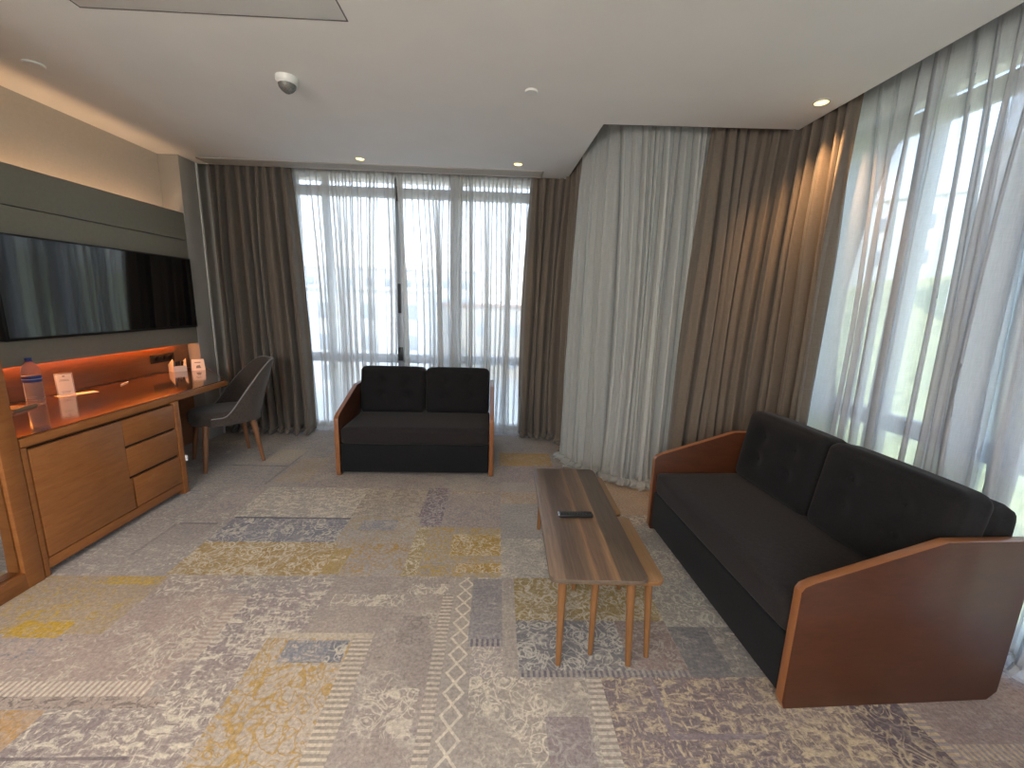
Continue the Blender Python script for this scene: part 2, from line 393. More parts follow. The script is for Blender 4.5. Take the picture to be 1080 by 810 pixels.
def carpet_mat():
    m, nt, out = new_mat('patchwork_carpet'); N = NT(nt)
    b = nt.nodes.new('ShaderNodeBsdfPrincipled'); nt.links.new(b.outputs[0], out.inputs[0])
    b.inputs['Roughness'].default_value = .95; b.inputs['Specular IOR Level'].default_value = .1
    b.inputs['Sheen Weight'].default_value = .1
    def attr(n):
        a = nt.nodes.new('ShaderNodeAttribute'); a.attribute_name = n; return a
    A = attr('ground').outputs['Color']; B = attr('ornament').outputs['Color']; W = attr('weights'); L = attr('local')
    sw = nt.nodes.new('ShaderNodeSeparateColor'); nt.links.new(W.outputs['Color'], sw.inputs[0])
    ws, wb, wf = sw.outputs; wear = W.outputs['Alpha']
    sl = nt.nodes.new('ShaderNodeSeparateColor'); nt.links.new(L.outputs['Color'], sl.inputs[0])
    lu, lv, dirn = sl.outputs
    obj = N.coords()
    # scrolls: contour lines of a warped noise + rosettes
    n1 = N.noise(obj, 8.5, 2, .45, 1.5); n1b = N.noise(obj, 14, 1.5, .45, 2.0)
    ln = N.m('SUBTRACT', 1, N.m('MULTIPLY', N.m('ABSOLUTE', N.m('SUBTRACT', n1, .5)), 26), clamp=True)
    ln2 = N.m('SUBTRACT', 1, N.m('MULTIPLY', N.m('ABSOLUTE', N.m('SUBTRACT', n1b, .47)), 20), clamp=True)
    vo = nt.nodes.new('ShaderNodeTexVoronoi'); nt.links.new(obj, vo.inputs['Vector']); vo.inputs['Scale'].default_value = 7.5
    wv = N.noise(obj, 30, 1, .5)
    d = N.m('ADD', vo.outputs['Distance'], N.m('MULTIPLY', wv, .12))
    ring = N.m('GREATER_THAN', N.m('SINE', N.m('MULTIPLY', d, 42)), .45)
    ring = N.m('MULTIPLY', ring, N.m('LESS_THAN', d, .36))
    sc = N.m('MAXIMUM', N.m('MAXIMUM', ln, ln2), N.m('MULTIPLY', ring, .85))
    patch = N.noise(obj, 5, 3, .6)
    thr = N.m('SUBTRACT', N.m('ADD', N.m('MULTIPLY', patch, 1.1), ws), .78)
    scroll = N.m('MULTIPLY', sc, N.m('MULTIPLY', thr, 5, clamp=True))
    # brush strokes
    bn = N.noise(N.coords((11, 27, 1), (0, 0, .25)), 1.5, 6, .70, .8); bn2 = N.noise(N.coords((44, 17, 1), (0, 0, .4)), 1.4, 4, .65, .5)
    bb = N.m('MAXIMUM', bn, N.m('SUBTRACT', bn2, .03))
    brush = N.m('MULTIPLY', N.m('SUBTRACT', N.m('ADD', bb, N.m('MULTIPLY', wb, .25)), .675), 12, clamp=True)
    brush = N.m('MULTIPLY', brush, N.m('MULTIPLY', wb, 1.6, clamp=True))
    # fringe ticks and diamonds (patch-local coordinates)
    tick = N.m('GREATER_THAN', N.m('SINE', N.m('MULTIPLY', lv, 2*PI/.022)), -.1)
    fringe = N.m('MULTIPLY', tick, N.m('MULTIPLY', wf, 1, clamp=True))
    tri = N.m('ABSOLUTE', N.m('SUBTRACT', N.m('FRACT', N.m('DIVIDE', lv, .085)), .5))
    ctr = N.m('ABSOLUTE', N.m('SUBTRACT', lu, .055))
    zz = N.m('LESS_THAN', N.m('ABSOLUTE', N.m('SUBTRACT', ctr, N.m('MULTIPLY', tri, .07))), .006)
    zig = N.m('MULTIPLY', zz, dirn)
    orn = N.m('MAXIMUM', N.m('MAXIMUM', scroll, brush), N.m('MAXIMUM', fringe, zig), clamp=True)
    # wear removes ornament and washes everything toward the greige backing
    we = N.noise(obj, 3.3, 6, .7); we2 = N.noise(obj, 42, 3, .7)
    wm = N.m('MULTIPLY', N.m('SUBTRACT', N.m('ADD', N.m('ADD', we, N.m('MULTIPLY', we2, .45)), N.m('MULTIPLY', wear, .35)), .78), 3.2, clamp=True)
    orn = N.m('MULTIPLY', orn, N.m('SUBTRACT', 1, N.m('MULTIPLY', wm, .35)))
    Ad = N.mix(1.0, A, (1.12, 1.045, .99), 'MULTIPLY'); Bd = N.mix(1.0, B, (1.26, 1.23, 1.16), 'MULTIPLY')
    blot = N.noise(obj, 2.3, 4, .6); Ad = N.mix(1.0, Ad, N.ramp(blot, [(.3, (.84, .84, .86)), (.7, (1.14, 1.13, 1.10))]), 'MULTIPLY')
    ghost = N.m('MULTIPLY', N.m('SUBTRACT', N.noise(N.coords((9, 24, 1), (0, 0, .2)), 2.2, 5, .7, .8), .5), 5, clamp=True)
    Ad = N.mix(N.m('MULTIPLY', ghost, .34), Ad, CR)
    col = N.mix(N.m('MULTIPLY', orn, .92), Ad, Bd)
    col = N.mix(N.m('MULTIPLY', wm, .26), col, (.40, .36, .33))
    fine = N.noise(N.coords((230, 620, 1)), 1, 2, .6); mid = N.noise(obj, 75, 3, .65)
    f = N.m('ADD', N.m('MULTIPLY', fine, .30), N.m('MULTIPLY', mid, .45))
    col = N.mix(1.0, col, N.ramp(f, [(.24, (.60, .60, .61)), (.50, (1.32, 1.31, 1.29))]), 'MULTIPLY')
    nt.links.new(col, b.inputs['Base Color'])
    bp = nt.nodes.new('ShaderNodeBump'); bp.inputs['Strength'].default_value = .35; bp.inputs['Distance'].default_value = .002
    nt.links.new(N.m('ADD', fine, orn), bp.inputs['Height']); nt.links.new(bp.outputs[0], b.inputs['Normal'])
    return m
def build_carpet():
    xs = sorted({round(v, 4) for p in P for v in (p[0], p[2])}); ys = sorted({round(v, 4) for p in P for v in (p[1], p[3])})
    xs = [x for x in xs if -3.2 <= x <= 2.4]; ys = [y for y in ys if -2.4 <= y <= 4.6]
    vs = [(x, y, 0) for y in ys for x in xs]; nx = len(xs)
    faces, own = [], []
    for j in range(len(ys)-1):
        for i in range(nx-1):
            cx, cy = (xs[i]+xs[i+1])/2, (ys[j]+ys[j+1])/2
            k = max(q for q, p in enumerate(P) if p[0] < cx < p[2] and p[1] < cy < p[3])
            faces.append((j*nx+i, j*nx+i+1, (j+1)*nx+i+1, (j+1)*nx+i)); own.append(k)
    me = bpy.data.meshes.new('floor'); me.from_pydata(vs, [], faces)
    for n in ('ground', 'ornament', 'weights', 'local'): me.color_attributes.new(n, 'FLOAT_COLOR', 'CORNER')
    at = {n: me.color_attributes[n] for n in ('ground', 'ornament', 'weights', 'local')}
    for poly in me.polygons:
        p = P[own[poly.index]]; s, br, f = p[6]
        for li in poly.loop_indices:
            x, y, _ = vs[me.loops[li].vertex_index]
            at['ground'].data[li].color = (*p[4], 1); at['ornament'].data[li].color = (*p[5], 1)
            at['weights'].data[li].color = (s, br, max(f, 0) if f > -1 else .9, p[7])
            horiz = (p[2]-p[0]) > (p[3]-p[1]) 
            lu, lv = (y-p[1], x-p[0]) if horiz else (x-p[0], y-p[1])
            at['local'].data[li].color = (lu, lv, .9 if -1 < f < 0 else 0, 1)
    me.materials.append(carpet_mat())
    o = bpy.data.objects.new('floor', me); COL.objects.link(o); return struct(o)
build_carpet()

# ------------------------------------------------------------------ the room
# ceiling slab, its edge stops short of the glazing and leaves a curtain pocket
outline = [(-3.05, -2.35), (2.0, -2.35), (1.935, 2.95), (.655, 3.0), (.615, 4.25), (-3.05, 4.235)]
o = MB().prism(outline, CZ, CZ+.10, 'z').build('ceiling', M['ceil'], smooth=False); struct(o)
o = MB().box(-3.3, -2.6, CZ+.22, 2.6, 5.0, CZ+.40).build('ceiling_pocket', M['ceil'], smooth=False); struct(o)
# walls
o = MB().box(-3.25, -2.6, -.05, -2.975, 5.0, CZ+.22).build('wall_left', M['wallL'], smooth=False); struct(o)
o = MB().box(-3.0, -2.6, -.05, -2.3, -2.35, CZ+.22).box(.2, -2.6, -.05, 2.6, -2.35, CZ+.22).box(-2.3, -2.6, CZ-.05, .2, -2.35, CZ+.22).box(-2.3, -2.6, -.05, .2, -2.35, .5).build('wall_back', M['wall'], smooth=False); struct(o)
o = MB().box(2.2, .12, -.05, 2.42, .3, CZ+.22).box(2.2, -2.36, -.05, 2.42, -2.15, CZ+.22).box(2.2, -2.15, CZ-.05, 2.42, .12, CZ+.22).build('wall_right', M['wall'], smooth=False); struct(o)
o = MB().box(-2.98, 4.42, -.05, -2.10, 4.66, CZ+.22).build('wall_front', M['wall'], smooth=False); struct(o)
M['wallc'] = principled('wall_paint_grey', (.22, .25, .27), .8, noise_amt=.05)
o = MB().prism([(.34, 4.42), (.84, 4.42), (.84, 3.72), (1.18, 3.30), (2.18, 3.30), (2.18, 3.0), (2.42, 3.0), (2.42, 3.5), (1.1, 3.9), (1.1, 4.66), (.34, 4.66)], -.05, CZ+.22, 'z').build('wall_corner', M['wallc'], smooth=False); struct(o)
o = MB().box(-2.10, 4.42, CZ, .34, 4.66, CZ+.22).box(2.2, .3, CZ, 2.42, 3.0, CZ+.22).build('wall_lintel', M['wall'], smooth=False); struct(o)
# grey pier and its pale corner trim
o = MB().box(-2.976, 3.985, 0, -2.80, 4.20, CZ-.001, .003).build('wall_pier', M['pier']); struct(o)
o = MB().box(-2.80, 4.190, 0, -2.790, 4.21, CZ-.001, .002).build('trim_1', M['trimw']); struct(o)

def window(name, p0, ux, n, mull, x0, x1):
    """p0 origin, ux direction of run, n outward; posts listed as (offset, width)"""
    root = bpy.data.objects.new(name, None); COL.objects.link(root); root.location = p0
    root.rotation_euler = (0, 0, math.atan2(ux[1], ux[0])); struct(root)
    f = MB()
    for a, w in mull: f.box(a-w/2, 0, 0.0, a+w/2, .09, CZ, .006)
    f.build('window_frame', M['alu'], root)
    r = MB()
    r.box(x0, .015, 2.40, x1, .085, 2.49, .006).box(x0, .01, .73, x1, .10, .82, .006).box(x0, .015, 0, x1, .085, .06, .005)
    r.build('window_rail', M['alu'], root)
    for k in range(len(mull)-1):
        a, b = mull[k][0], mull[k+1][0]
        for z0, z1 in ((.05, .745), (.81, 2.41), (2.48, CZ)):
            MB().box(a, .044, z0, b, .054, z1).build('pane', M['glass'], root, smooth=False)
    return root
w1 = window('window_1', (-2.1, 4.47, 0), (1, 0), 1, [(.03, .06), (.34, .05), (1.06, .07), (1.64, .12), (2.41, .06)], 0, 2.44)
MB().box(1.035, -.025, .76, 1.085, .0, .90, .004).box(1.045, -.03, 1.26, 1.075, .0, 1.56, .006).box(1.05, -.02, 2.36, 1.075, 0, 2.50, .003).build('window_handle', M['alud'], w1)
w2 = window('window_2', (2.26, 3.0, 0), (0, -1), 1, [(.03, .06), (.62, .07), (1.12, .10), (1.95, .08), (2.67, .06)], 0, 2.7)
w4 = window('fill_window_4', (.2, -2.45, 0), (-1, 0), 1, [(.03, .06), (1.25, .08), (2.47, .06)], 0, 2.5)  # unseen window, added in the back wall to light the room from the front
w3 = window('fill_window_3', (2.26, .12, 0), (0, -1), 1, [(.03, .06), (1.12, .08), (2.24, .06)], 0, 2.27)  # unseen window, added behind the camera for more daylight fill
# for window 2 local +y points to +x after rotation by -90 deg
MB().box(1.085, -.03, .70, 1.16, .0, .78, .004).build('window_handle', M['alud'], w2)

# recessed ceiling fittings
t = thing('air_vent', (-1.16, 4.125, CZ), 'long narrow linear air vent in the ceiling before the sheer-curtained window', 'air vent')
f = MB().box(-1.53, -.085, -.006, 1.53, -.072, .0).box(-1.53, .072, -.006, 1.53, .085, 0).box(-1.53, -.085, -.006, -1.515, .085, 0).box(1.515, -.085, -.006, 1.53, .085, 0)
f.build('vent_frame', M['vent'], t)
MB().box(-1.515, -.072, -.0025, 1.515, .072, -.0005).build('backing', M['ventd'], t)
for k in range(5):
    y = -.055+k*.0275
    MB().box(-1.515, y-.0075, -.0055, 1.515, y+.0075, -.003).build('slat', M['vent'], t)
def downlight(x, y, label):
    t = thing('downlight', (x, y, CZ), label, 'downlight', 'recessed ceiling downlights')
    MB().lathe([(.046, 0), (.046, -.004), (.036, -.006), (.034, -.002), (.034, 0)], n=32).build('trim_ring', M['trimw'], t)
    MB().lathe([(0, -.0025), (.034, -.0025)], n=32).build('bulb_lens', M['bulb'], t)
downlight(-1.22, 3.90, 'small lit recessed downlight above the window, left of the pair by the air vent')
downlight(.13, 3.87, 'small lit recessed downlight near the right end of the long air vent')
downlight(1.80, 2.58, 'lit recessed downlight beside the corner drape lit orange')
t = thing('smoke_detector', (-1.19, 2.59, CZ), 'white smoke detector with dark conical mesh hanging from the ceiling', 'smoke detector')
MB().lathe([(.058, 0), (.058, -.018), (.050, -.032), (.044, -.036), (.044, 0)], n=32).build('base_ring', M['white'], t)
MB().lathe([(.046, -.036), (.043, -.05), (.030, -.066), (.012, -.078), (0, -.080)], n=24).build('sensor_cone', principled('sensor_mesh', (.18, .18, .17), .5, metal=.4, noise_amt=.5, nscale=180), t)
for x, y, r, lb in ((.15, 2.61, .036, 'plain white round cover plate in the middle of the ceiling'), (-2.50, 2.57, .045, 'round grey cover plate in the ceiling over the television wall')):
    o = MB().lathe([(r, 0), (r, -.006), (r*.93, -.010), (0, -.011)], n=32).build('ceiling_cover_plate', M['white'])
    o.location = (x, y, CZ); tag(o, lb, 'ceiling cap', 'round ceiling cover plates')
t = thing('access_hatch', (-1.24, 1.72, CZ), 'flush white access hatch in the ceiling with a thin dark seam', 'hatch')
MB().box(-.56, .360, -.0015, .56, .366, 0).box(.554, -.36, -.0015, .56, .366, 0).box(-.56, -.36, -.0015, -.554, .366, 0).box(-.56, -.366, -.0015, .56, -.36, 0).build('seam', principled('seam_grey', (.16, .15, .15), .8, noise_amt=.05), t)
MB().box(-.552, -.358, -.001, .552, .358, 0, .0004).build('hatch_panel', M['ceil'], t)

# ---------------------------------------------------------- media wall, left
XP = -2.80
t = thing('wall_panel', (0, 0, 0), 'grey-olive padded wall panel behind the television, lit from above', 'wall panel')
MB().box(-2.84, 1.90, 1.862, XP, 3.975, 2.09, .003).build('upper_board', M['panel'], t)
MB().box(-2.84, 1.90, .95, XP, 3.975, 1.857, .003).build('lower_board', M['panel'], t)
MB().box(-2.975, 1.90, 1.004, -2.84, 3.975, 1.95).build('batten', M['panel'], t)
MB().box(-2.90, 1.92, 1.951, -2.855, 3.90, 1.957).build('led_strip', M['led2'], t)
t = thing('television', (XP, 0, 0), 'wide black glossy television mounted on the grey panel', 'television')
MB().box(.004, 2.42, 1.10, .045, 3.93, 1.70, .004).build('casing', M['black'], t)
MB().box(.045, 2.435, 1.118, .0475, 3.918, 1.688).build('screen', M['screen'], t, smooth=False)
t = thing('backsplash_panel', (0, 0, 0), 'orange-lit wooden backsplash board above the desk', 'wall panel')
MB().box(-2.974, 1.90, .722, -2.90, 3.975, 1.0, .002).build('board', M['woodback'], t)
MB().box(-2.898, 1.92, .988, -2.884, 3.84, .997).build('led_strip', M['led'], t)
o = MB().box(-2.974, 2.86, .0, -2.90, 3.975, .66, .002).build('wainscot_panel', M['woodback']); tag(o, 'dark wooden wall board beneath the desk overhang behind the chair', 'wall panel')
# sockets
t = thing('socket_plate', (-2.90, 3.66, .845), 'black double socket plate on the lit backsplash', 'socket')
MB().box(.001, -.125, -.036, .011, .125, .036, .003).build('plate', M['ventd'], t)
for y in (-.07, .01, .08):
    MB().lathe([(.021, 0), (.021, .003), (.018, .003), (.016, -.002), (0, -.002)], n=20, M=Matrix.Translation((.011, y, 0)) @ Matrix.Rotation(PI/2, 4, 'Y')).build('socket_ring', M['ventd'], t)

# desk top with angled right end
top = [(-2.895, 1.905), (-2.20, 1.905), (-2.20, 3.40), (-2.70, 3.93), (-2.895, 3.93)]
t = thing('desk', (0, 0, 0), 'long wooden desk top with reflective dark glass surface and angled end', 'desk')
MB().prism(top, .672, .712, 'z', .003).build('board', M['woodh'], t)
inner = [(-2.89, 1.91), (-2.215, 1.91), (-2.215, 3.395), (-2.705, 3.915), (-2.89, 3.915)]
MB().prism(inner, .7125, .7185, 'z').build('glass_sheet', M['desktop'], t, smooth=False)
# low cabinet
t = thing('sideboard_cabinet', (0, 0, 0), 'orange-brown wooden cabinet with one door and three drawers under the desk', 'cabinet')
b = MB()
b.box(-2.89, 1.93, .085, -2.225, 2.80, .655).box(-2.89, 1.905, 0, -2.205, 1.93, .668, .002).box(-2.89, 2.825, 0, -2.20, 2.868, .668, .002)
b.box(-2.89, 1.93, .655, -2.235, 2.825, .668).box(-2.26, 1.93, .035, -2.205, 2.825, .088, .002)
b.build('body', M['wood'], t)
MB().box(-2.24, 1.932, .09, -2.222, 2.823, .655).build('recess', M['darkgap'], t)
FX = -2.203
MB().prism([(1.935, .095), (2.44, .095), (2.44, .286), (2.425, .286), (2.425, .652), (1.935, .652)], -2.222, FX, 'x', .0015).build('door', M['wood'], t)
for z0, z1, y0 in ((.495, .652, 2.428), (.302, .478, 2.428), (.095, .283, 2.452)):
    MB().box(-2.222, y0, z0, FX, 2.821, z1, .0015).build('drawer', M['wood'], t)
# mirrored tall cabinet at the frame's left edge
t = thing('mirrored_wardrobe', (0, 0, 0), 'tall wooden cabinet with a full-height mirror door at the left edge', 'wardrobe')
MB().box(-2.96, .60, 0, -2.235, 1.895, 2.40, .004).build('carcass', M['woodh'], t)
f = MB().box(-2.235, 1.822, 0, -2.20, 1.898, 2.40, .003).box(-2.235, .60, 0, -2.20, .68, 2.40, .003).box(-2.235, .68, 0, -2.20, 1.822, .085, .003).box(-2.235, .68, 2.32, -2.20, 1.822, 2.40, .003)
f.build('door_frame', M['wood'], t)
MB().box(-2.234, .685, .09, -2.221, 1.818, 2.315, .001).build('mirror', M['mirror'], t)

# ------------------------------------------------------ things on the desk
DZ = .7187
BS = 1.17
t = thing('water_bottle', (-2.745, 2.50, DZ), 'clear plastic water bottle with a blue label on the desk', 'bottle')
prof = [(.0, .002), (.026, 0), (.033, .004)]
z = .012
while z < .135:
    prof += [(.0345, z), (.0325, z+.006), (.0345, z+.012)]; z += .0145
prof += [(.0335, .15), (.0345, .19), (.0345, .205), (.032, .222), (.024, .243), (.0145, .258), (.0125, .262), (.0125, .268)]
MB().lathe([(a*BS, b_) for a, b_ in prof], n=32).build('bottle_body', M['pet'], t, angle=60)
MB().lathe([(.0352*BS, .142), (.0352*BS, .178)], n=32).build('label_band', M['blue'], t)
MB().lathe([(.0356*BS, .158), (.0356*BS, .161)], n=32).build('label_stripe', M['lblwhite'], t)
MB().lathe([(.0150, .262), (.0155, .266), (.0150, .283), (.0, .284)], n=24).build('cap', M['blue'], t)
t = thing('acrylic_sign_holder', (-2.80, 2.735, DZ), 'clear acrylic stand with a white printed card beside the bottle', 'sign', rz=math.radians(-38))
R = Matrix.Rotation(math.radians(-10), 4, 'Y')
MB().box(-.0015, -.042, 0, .0015, .042, .150, .0007, M=R).box(.0, -.042, 0, .045, .042, .003, .001).build('stand', M['acryl'], t)
MB().box(.0018, -.036, .008, .0028, .036, .142, M=R).build('card', M['paper'], t)
for y_, za, zb in ((.006, .126, .134), (.020, .106, .1085), (.024, .099, .1015), (.022, .030, .0325), (.017, .022, .0245)):
    MB().box(.0030, -y_, za, .0034, y_, zb, M=R).build('print_line', M['print'], t)
t = thing('serving_tray', (-2.765, 2.43, DZ), 'small brown wooden tray under the water bottle', 'tray', rz=.2)
MB().box(-.10, -.12, 0, .06, .035, .006, .002).build('tray_base', M['cork'], t)
MB().box(-.10, -.12, .006, -.092, .035, .018, .002).box(.052, -.12, .006, .06, .035, .018, .002).box(-.1, -.12, .006, .06, -.112, .018, .002).build('tray_rim', M['cork'], t)
o = MB().box(-.035, -.10, 0, .035, .10, .0015, .0004).build('notepaper', M['paper']); o.location = (-2.80, 2.80, DZ); o.rotation_euler = (0, 0, -.45); tag(o, 'white sheet of notepaper lying on the dark desk glass', 'paper')
t = thing('pen', (-2.80, 3.16, DZ+.0045), 'thin white pen lying on the desk', 'pen', rz=.4)
MB().rod((0, -.07, 0), (0, .055, 0), .0042).build('barrel', M['white'], t)
MB().rod((0, .055, 0), (0, .068, 0), .0042, .001).build('tip', M['chrome'], t)
t = thing('drinking_glass', (-2.80, 2.30, DZ), 'clear drinking glass half hidden at the near end of the desk', 'glass')
MB().lathe([(0, .004), (.027, .004), (.031, .10), (.0335, .10), (.029, 0), (0, 0)], n=28).build('glass_body', M['pet'], t, angle=60)
# amenity box with sachets
BA = math.radians(62)
t = thing('amenity_box', (-2.80, 3.72, DZ), 'open white paper box holding sachets at the far desk end', 'box', rz=BA)
b = MB()
b.prism([(-.05, 0), (.05, 0), (.05, .05), (-.05, .05)], -.002, 0, 'y')
b.box(-.05, -.002, 0, .05, .085, .002)
b.prism([(0, 0), (.085, 0), (.085, .06), (0, .115)], -.051, -.049, 'x').prism([(0, 0), (.085, 0), (.085, .06), (0, .115)], .049, .051, 'x')
b.build('box_shell', M['paper'], t)
t2 = t
for k, (x, tilt, mm) in enumerate(((-.03, .15, 'print'), (-.012, .25, 'darkgap'), (.010, .15, 'darkgap'), (.030, .3, 'darkgap'))):
    o = MB().box(-.010, -.003, 0, .010, .003, .085, .002).build('sachet', M[mm])
    o.location = V(-2.80, 3.72, DZ) + Matrix.Rotation(BA, 3, 'Z') @ V(x, .045, .004)
    o.rotation_euler = (tilt, 0, BA); tag(o, 'dark paper sachet standing in the open white box', 'sachet', 'sachets in the white box')
t = thing('tent_card', (-2.70, 3.80, DZ), 'white folded card leaning beside the box of sachets', 'card', rz=math.radians(35))
MB().prism([(-.05, 0), (.05, 0), (.045, .105), (-.045, .105)], -.0010, .0010, 'y', M=Matrix.Rotation(math.radians(-24), 4, 'X')).prism([(-.05, 0), (.05, 0), (.045, .105), (-.045, .105)], -.0010, .0010, 'y', M=Matrix.Translation((0, .085, 0)) @ Matrix.Rotation(math.radians(24), 4, 'X')).build('folded_sheet', M['paper'], t)
MB().prism([(-.018, .02), (.020, .02), (.012, .05), (-.012, .045)], -.0016, -.0012, 'y', M=Matrix.Rotation(math.radians(-24), 4, 'X')).box(-.025, -.0016, .07, .02, -.0012, .078, M=Matrix.Rotation(math.radians(-24), 4, 'X')).build('print_mark', M['print'], t)
# white plug on the cabinet's side panel foot
t = thing('plug', (-2.20, 2.869, .25), 'small white plug on the side of the cabinet', 'plug')
MB().box(-.022, 0, -.022, .008, .014, .022, .005, 3).build('housing', M['white'], t)
MB().rod((-.008, .014, 0), (-.008, .026, 0), .008).build('collar', M['white'], t)

# ---------------------------------------------------------------- sofas
def cushion(W, D, H, cr, nu=26, nv=20, bulge=.03, tufts=(), tr=.045, td=.028):
    """soft box centred on the origin: x width, y depth, z height; front is -y; tufts are pits in the front face"""
    t = bmesh.new(); bmesh.ops.create_cube(t, size=1)
    bmesh.ops.subdivide_edges(t, edges=list(t.edges), cuts=23, use_grid_fill=True)
    for v in t.verts:
        c = v.co; sx, sy, sz = c.x*2, c.y*2, c.z*2
        p = V(c.x*W, c.y*D, c.z*H)
        q = V(max(-W/2+cr, min(W/2-cr, p.x)), max(-D/2+cr, min(D/2-cr, p.y)), max(-H/2+cr, min(H/2-cr, p.z)))
        d = p-q
        if d.length > 1e-6: p = q + d.normalized()*cr*min(1, d.length/cr if max(abs(d.x), abs(d.y), abs(d.z)) < cr*.98 else 1)
        ex = (1-sx**4); ez = (1-sz**4); ey = (1-sy**4)
        if abs(sy) > .99: p.y += math.copysign(bulge*ex*ez, sy)
        if abs(sz) > .99: p.z += math.copysign(bulge*.5*ex*ey, sz)
        if sy < 0:
            for tx, tz in tufts:
                r2 = ((p.x-tx)**2+(p.z-tz)**2)/tr**2
                if r2 < 9: p.y += td*math.exp(-r2)*(-sy)
        v.co = p
    return t
def sofa(name, loc, rz, label):
    t = thing(name, loc, label, 'sofa', 'charcoal sofas with wooden sides', rz)
    W, AT = 1.25, .036
    prof = [(.0, .03), (.012, .0), (.81, .0), (.845, .035), (.845, .650), (.50, .650), (.045, .505), (.012, .490), (.0, .470)]
    for x0, x1 in ((0, AT), (W-AT, W)):
        a = MB().prism(prof, x0, x1, 'x', .005, 2)
        o = a.build('side_panel', [M['woodred'], M['woodredge']], t)
        for p in o.data.polygons:
            if abs(p.normal.x) < .5: p.material_index = 1
    MB().box(AT+.002, .012, .028, W-AT-.004, .70, .262, .012, 3).build('base', M['base'], t)
    for x in (.12, W-.12):
        for y in (.12, .62):
            MB().lathe([(.022, 0), (.026, .03)], c=(x, y, 0), n=16).build('foot', M['black'], t)
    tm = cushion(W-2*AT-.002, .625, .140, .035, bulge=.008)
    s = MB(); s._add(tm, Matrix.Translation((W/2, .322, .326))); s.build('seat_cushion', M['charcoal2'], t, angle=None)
    s = MB(); s._add(cushion(W-2*AT-.03, .14, .62, .045, bulge=.01), Matrix.Translation((W/2, .765, .43))); s.build('back_frame', M['charcoal'], t, angle=None)
    cw = (W-2*AT-.012)/2
    for k in (0, 1):
        tf = [(-cw*.20, -.045), (cw*.20, -.045), (-cw*.20, .085), (cw*.20, .085)]
        tm = cushion(cw-.004, .165, .42, .045, bulge=.014, tufts=tf)
        Mx = Matrix.Translation((AT+.006+cw*(k+.5), .615, .585)) @ Matrix.Rotation(math.radians(-9), 4, 'X')
        s = MB(); s._add(tm, Mx); c = s.build('back_cushion', M['charcoal'], t, angle=None)
        for tx, tz in tf:
            MB().lathe([(0, .004), (.008, .003), (.010, 0)], n=14, M=Mx @ Matrix.Translation((tx, -.0715, tz)) @ Matrix.Rotation(PI/2, 4, 'X')).build('button', M['charcoal'], c)
    return t
sofa('sofa', (-1.272, 3.172, 0), math.radians(1.0), 'charcoal two-seat sofa standing in front of the far window, facing the camera')
sofa('sofa', (.985, 2.462, 0), math.radians(-87.6), 'charcoal sofa with large wooden side at the right beside the coffee tables')

# ------------------------------------------------------------ nesting tables
def rrect(x0, y0, x1, y1, r, n=6):
    pts = []
    for cx, cy, a in ((x1-r, y1-r, 0), (x0+r, y1-r, PI/2), (x0+r, y0+r, PI), (x1-r, y0+r, 1.5*PI)):
        for k in range(n+1): pts.append((cx+r*math.cos(a+k*PI/2/n), cy+r*math.sin(a+k*PI/2/n)))
    return pts
stripes = [(0, (0.190, 0.126, 0.083)), (.15, (0.190, 0.126, 0.083)), (.17, (0.117, 0.079, 0.056)), (.33, (0.110, 0.073, 0.051)), (.42, (0.141, 0.090, 0.058)), (.47, (0.247, 0.138, 0.073)),
           (.50, (0.134, 0.082, 0.054)), (.62, (0.148, 0.090, 0.056)), (.68, (0.261, 0.149, 0.078)), (.705, (0.282, 0.163, 0.088)), (.72, (0.106, 0.073, 0.049)), (.90, (0.099, 0.069, 0.047)), (1, (0.110, 0.073, 0.049))]
M['stripe'] = tabletop_mat('striped_tabletop', stripes, 0, .375)
def table(name, loc, W, L, H, mat, legs, label, rz=0, lr=.018, th=.018):
    t = thing(name, loc, label, 'table', 'wooden nesting tables', rz)
    o = MB().prism(rrect(0, 0, W, L, .035), H-th, H, 'z', .0025).build('tabletop', [mat, M['tableedge'] if mat is M['stripe'] else M['tableleg']], t)
    for p in o.data.polygons:
        if p.normal.z < .5: p.material_index = 1
    for (tx, ty, bx, by) in legs:
        MB().rod((tx, ty, H-th), (bx, by, 0), lr, lr*.62, 18).build('leg', M['tableleg'], t)
    return t
table('coffee_table', (.212, 1.378, 0), .375, 1.065, .395, M['stripe'],
      [(.055, .05, .052, .028), (.320, .05, .330, .028), (.055, 1.015, .05, 1.035), (.320, 1.015, .33, 1.035)],
      'largest striped walnut-look coffee table carrying the remote control', math.radians(-1.0))
table('side_table', (.33, 1.400, 0), .330, .50, .372, M['oaktop'],
      [(.075, .06, .072, .055), (.285, .06, .300, .045), (.075, .44, .07, .45), (.285, .44, .30, .455)],
      'light oak nesting table tucked under the nearer end of the striped table', math.radians(-.5), .016, .016)
table('side_table', (.30, 1.915, 0), .340, .47, .372, M['oaktop'],
      [(.075, .06, .072, .055), (.285, .06, .300, .045), (.075, .41, .07, .42), (.285, .41, .30, .425)],
      'light oak nesting table tucked under the far end of the striped table', math.radians(-.5), .016, .016)
t = thing('remote_control', (.392, 1.85, .3955), 'black remote control lying across the striped coffee table', 'remote control', rz=math.radians(1))
MB().box(-.082, -.021, 0, .082, .021, .017, .006, 3).build('casing', M['black'], t)
MB().box(-.088, -.018, .002, -.078, .018, .0175, .003).build('chrome_end', M['chrome'], t)
for i in range(9):
    for j in range(3):
        MB().lathe([(.0038, 0), (.0036, .0014), (0, .0016)], c=(-.062+i*.0135, -.011+j*.011, .0168), n=10).build('button', M['rbtn'], t)

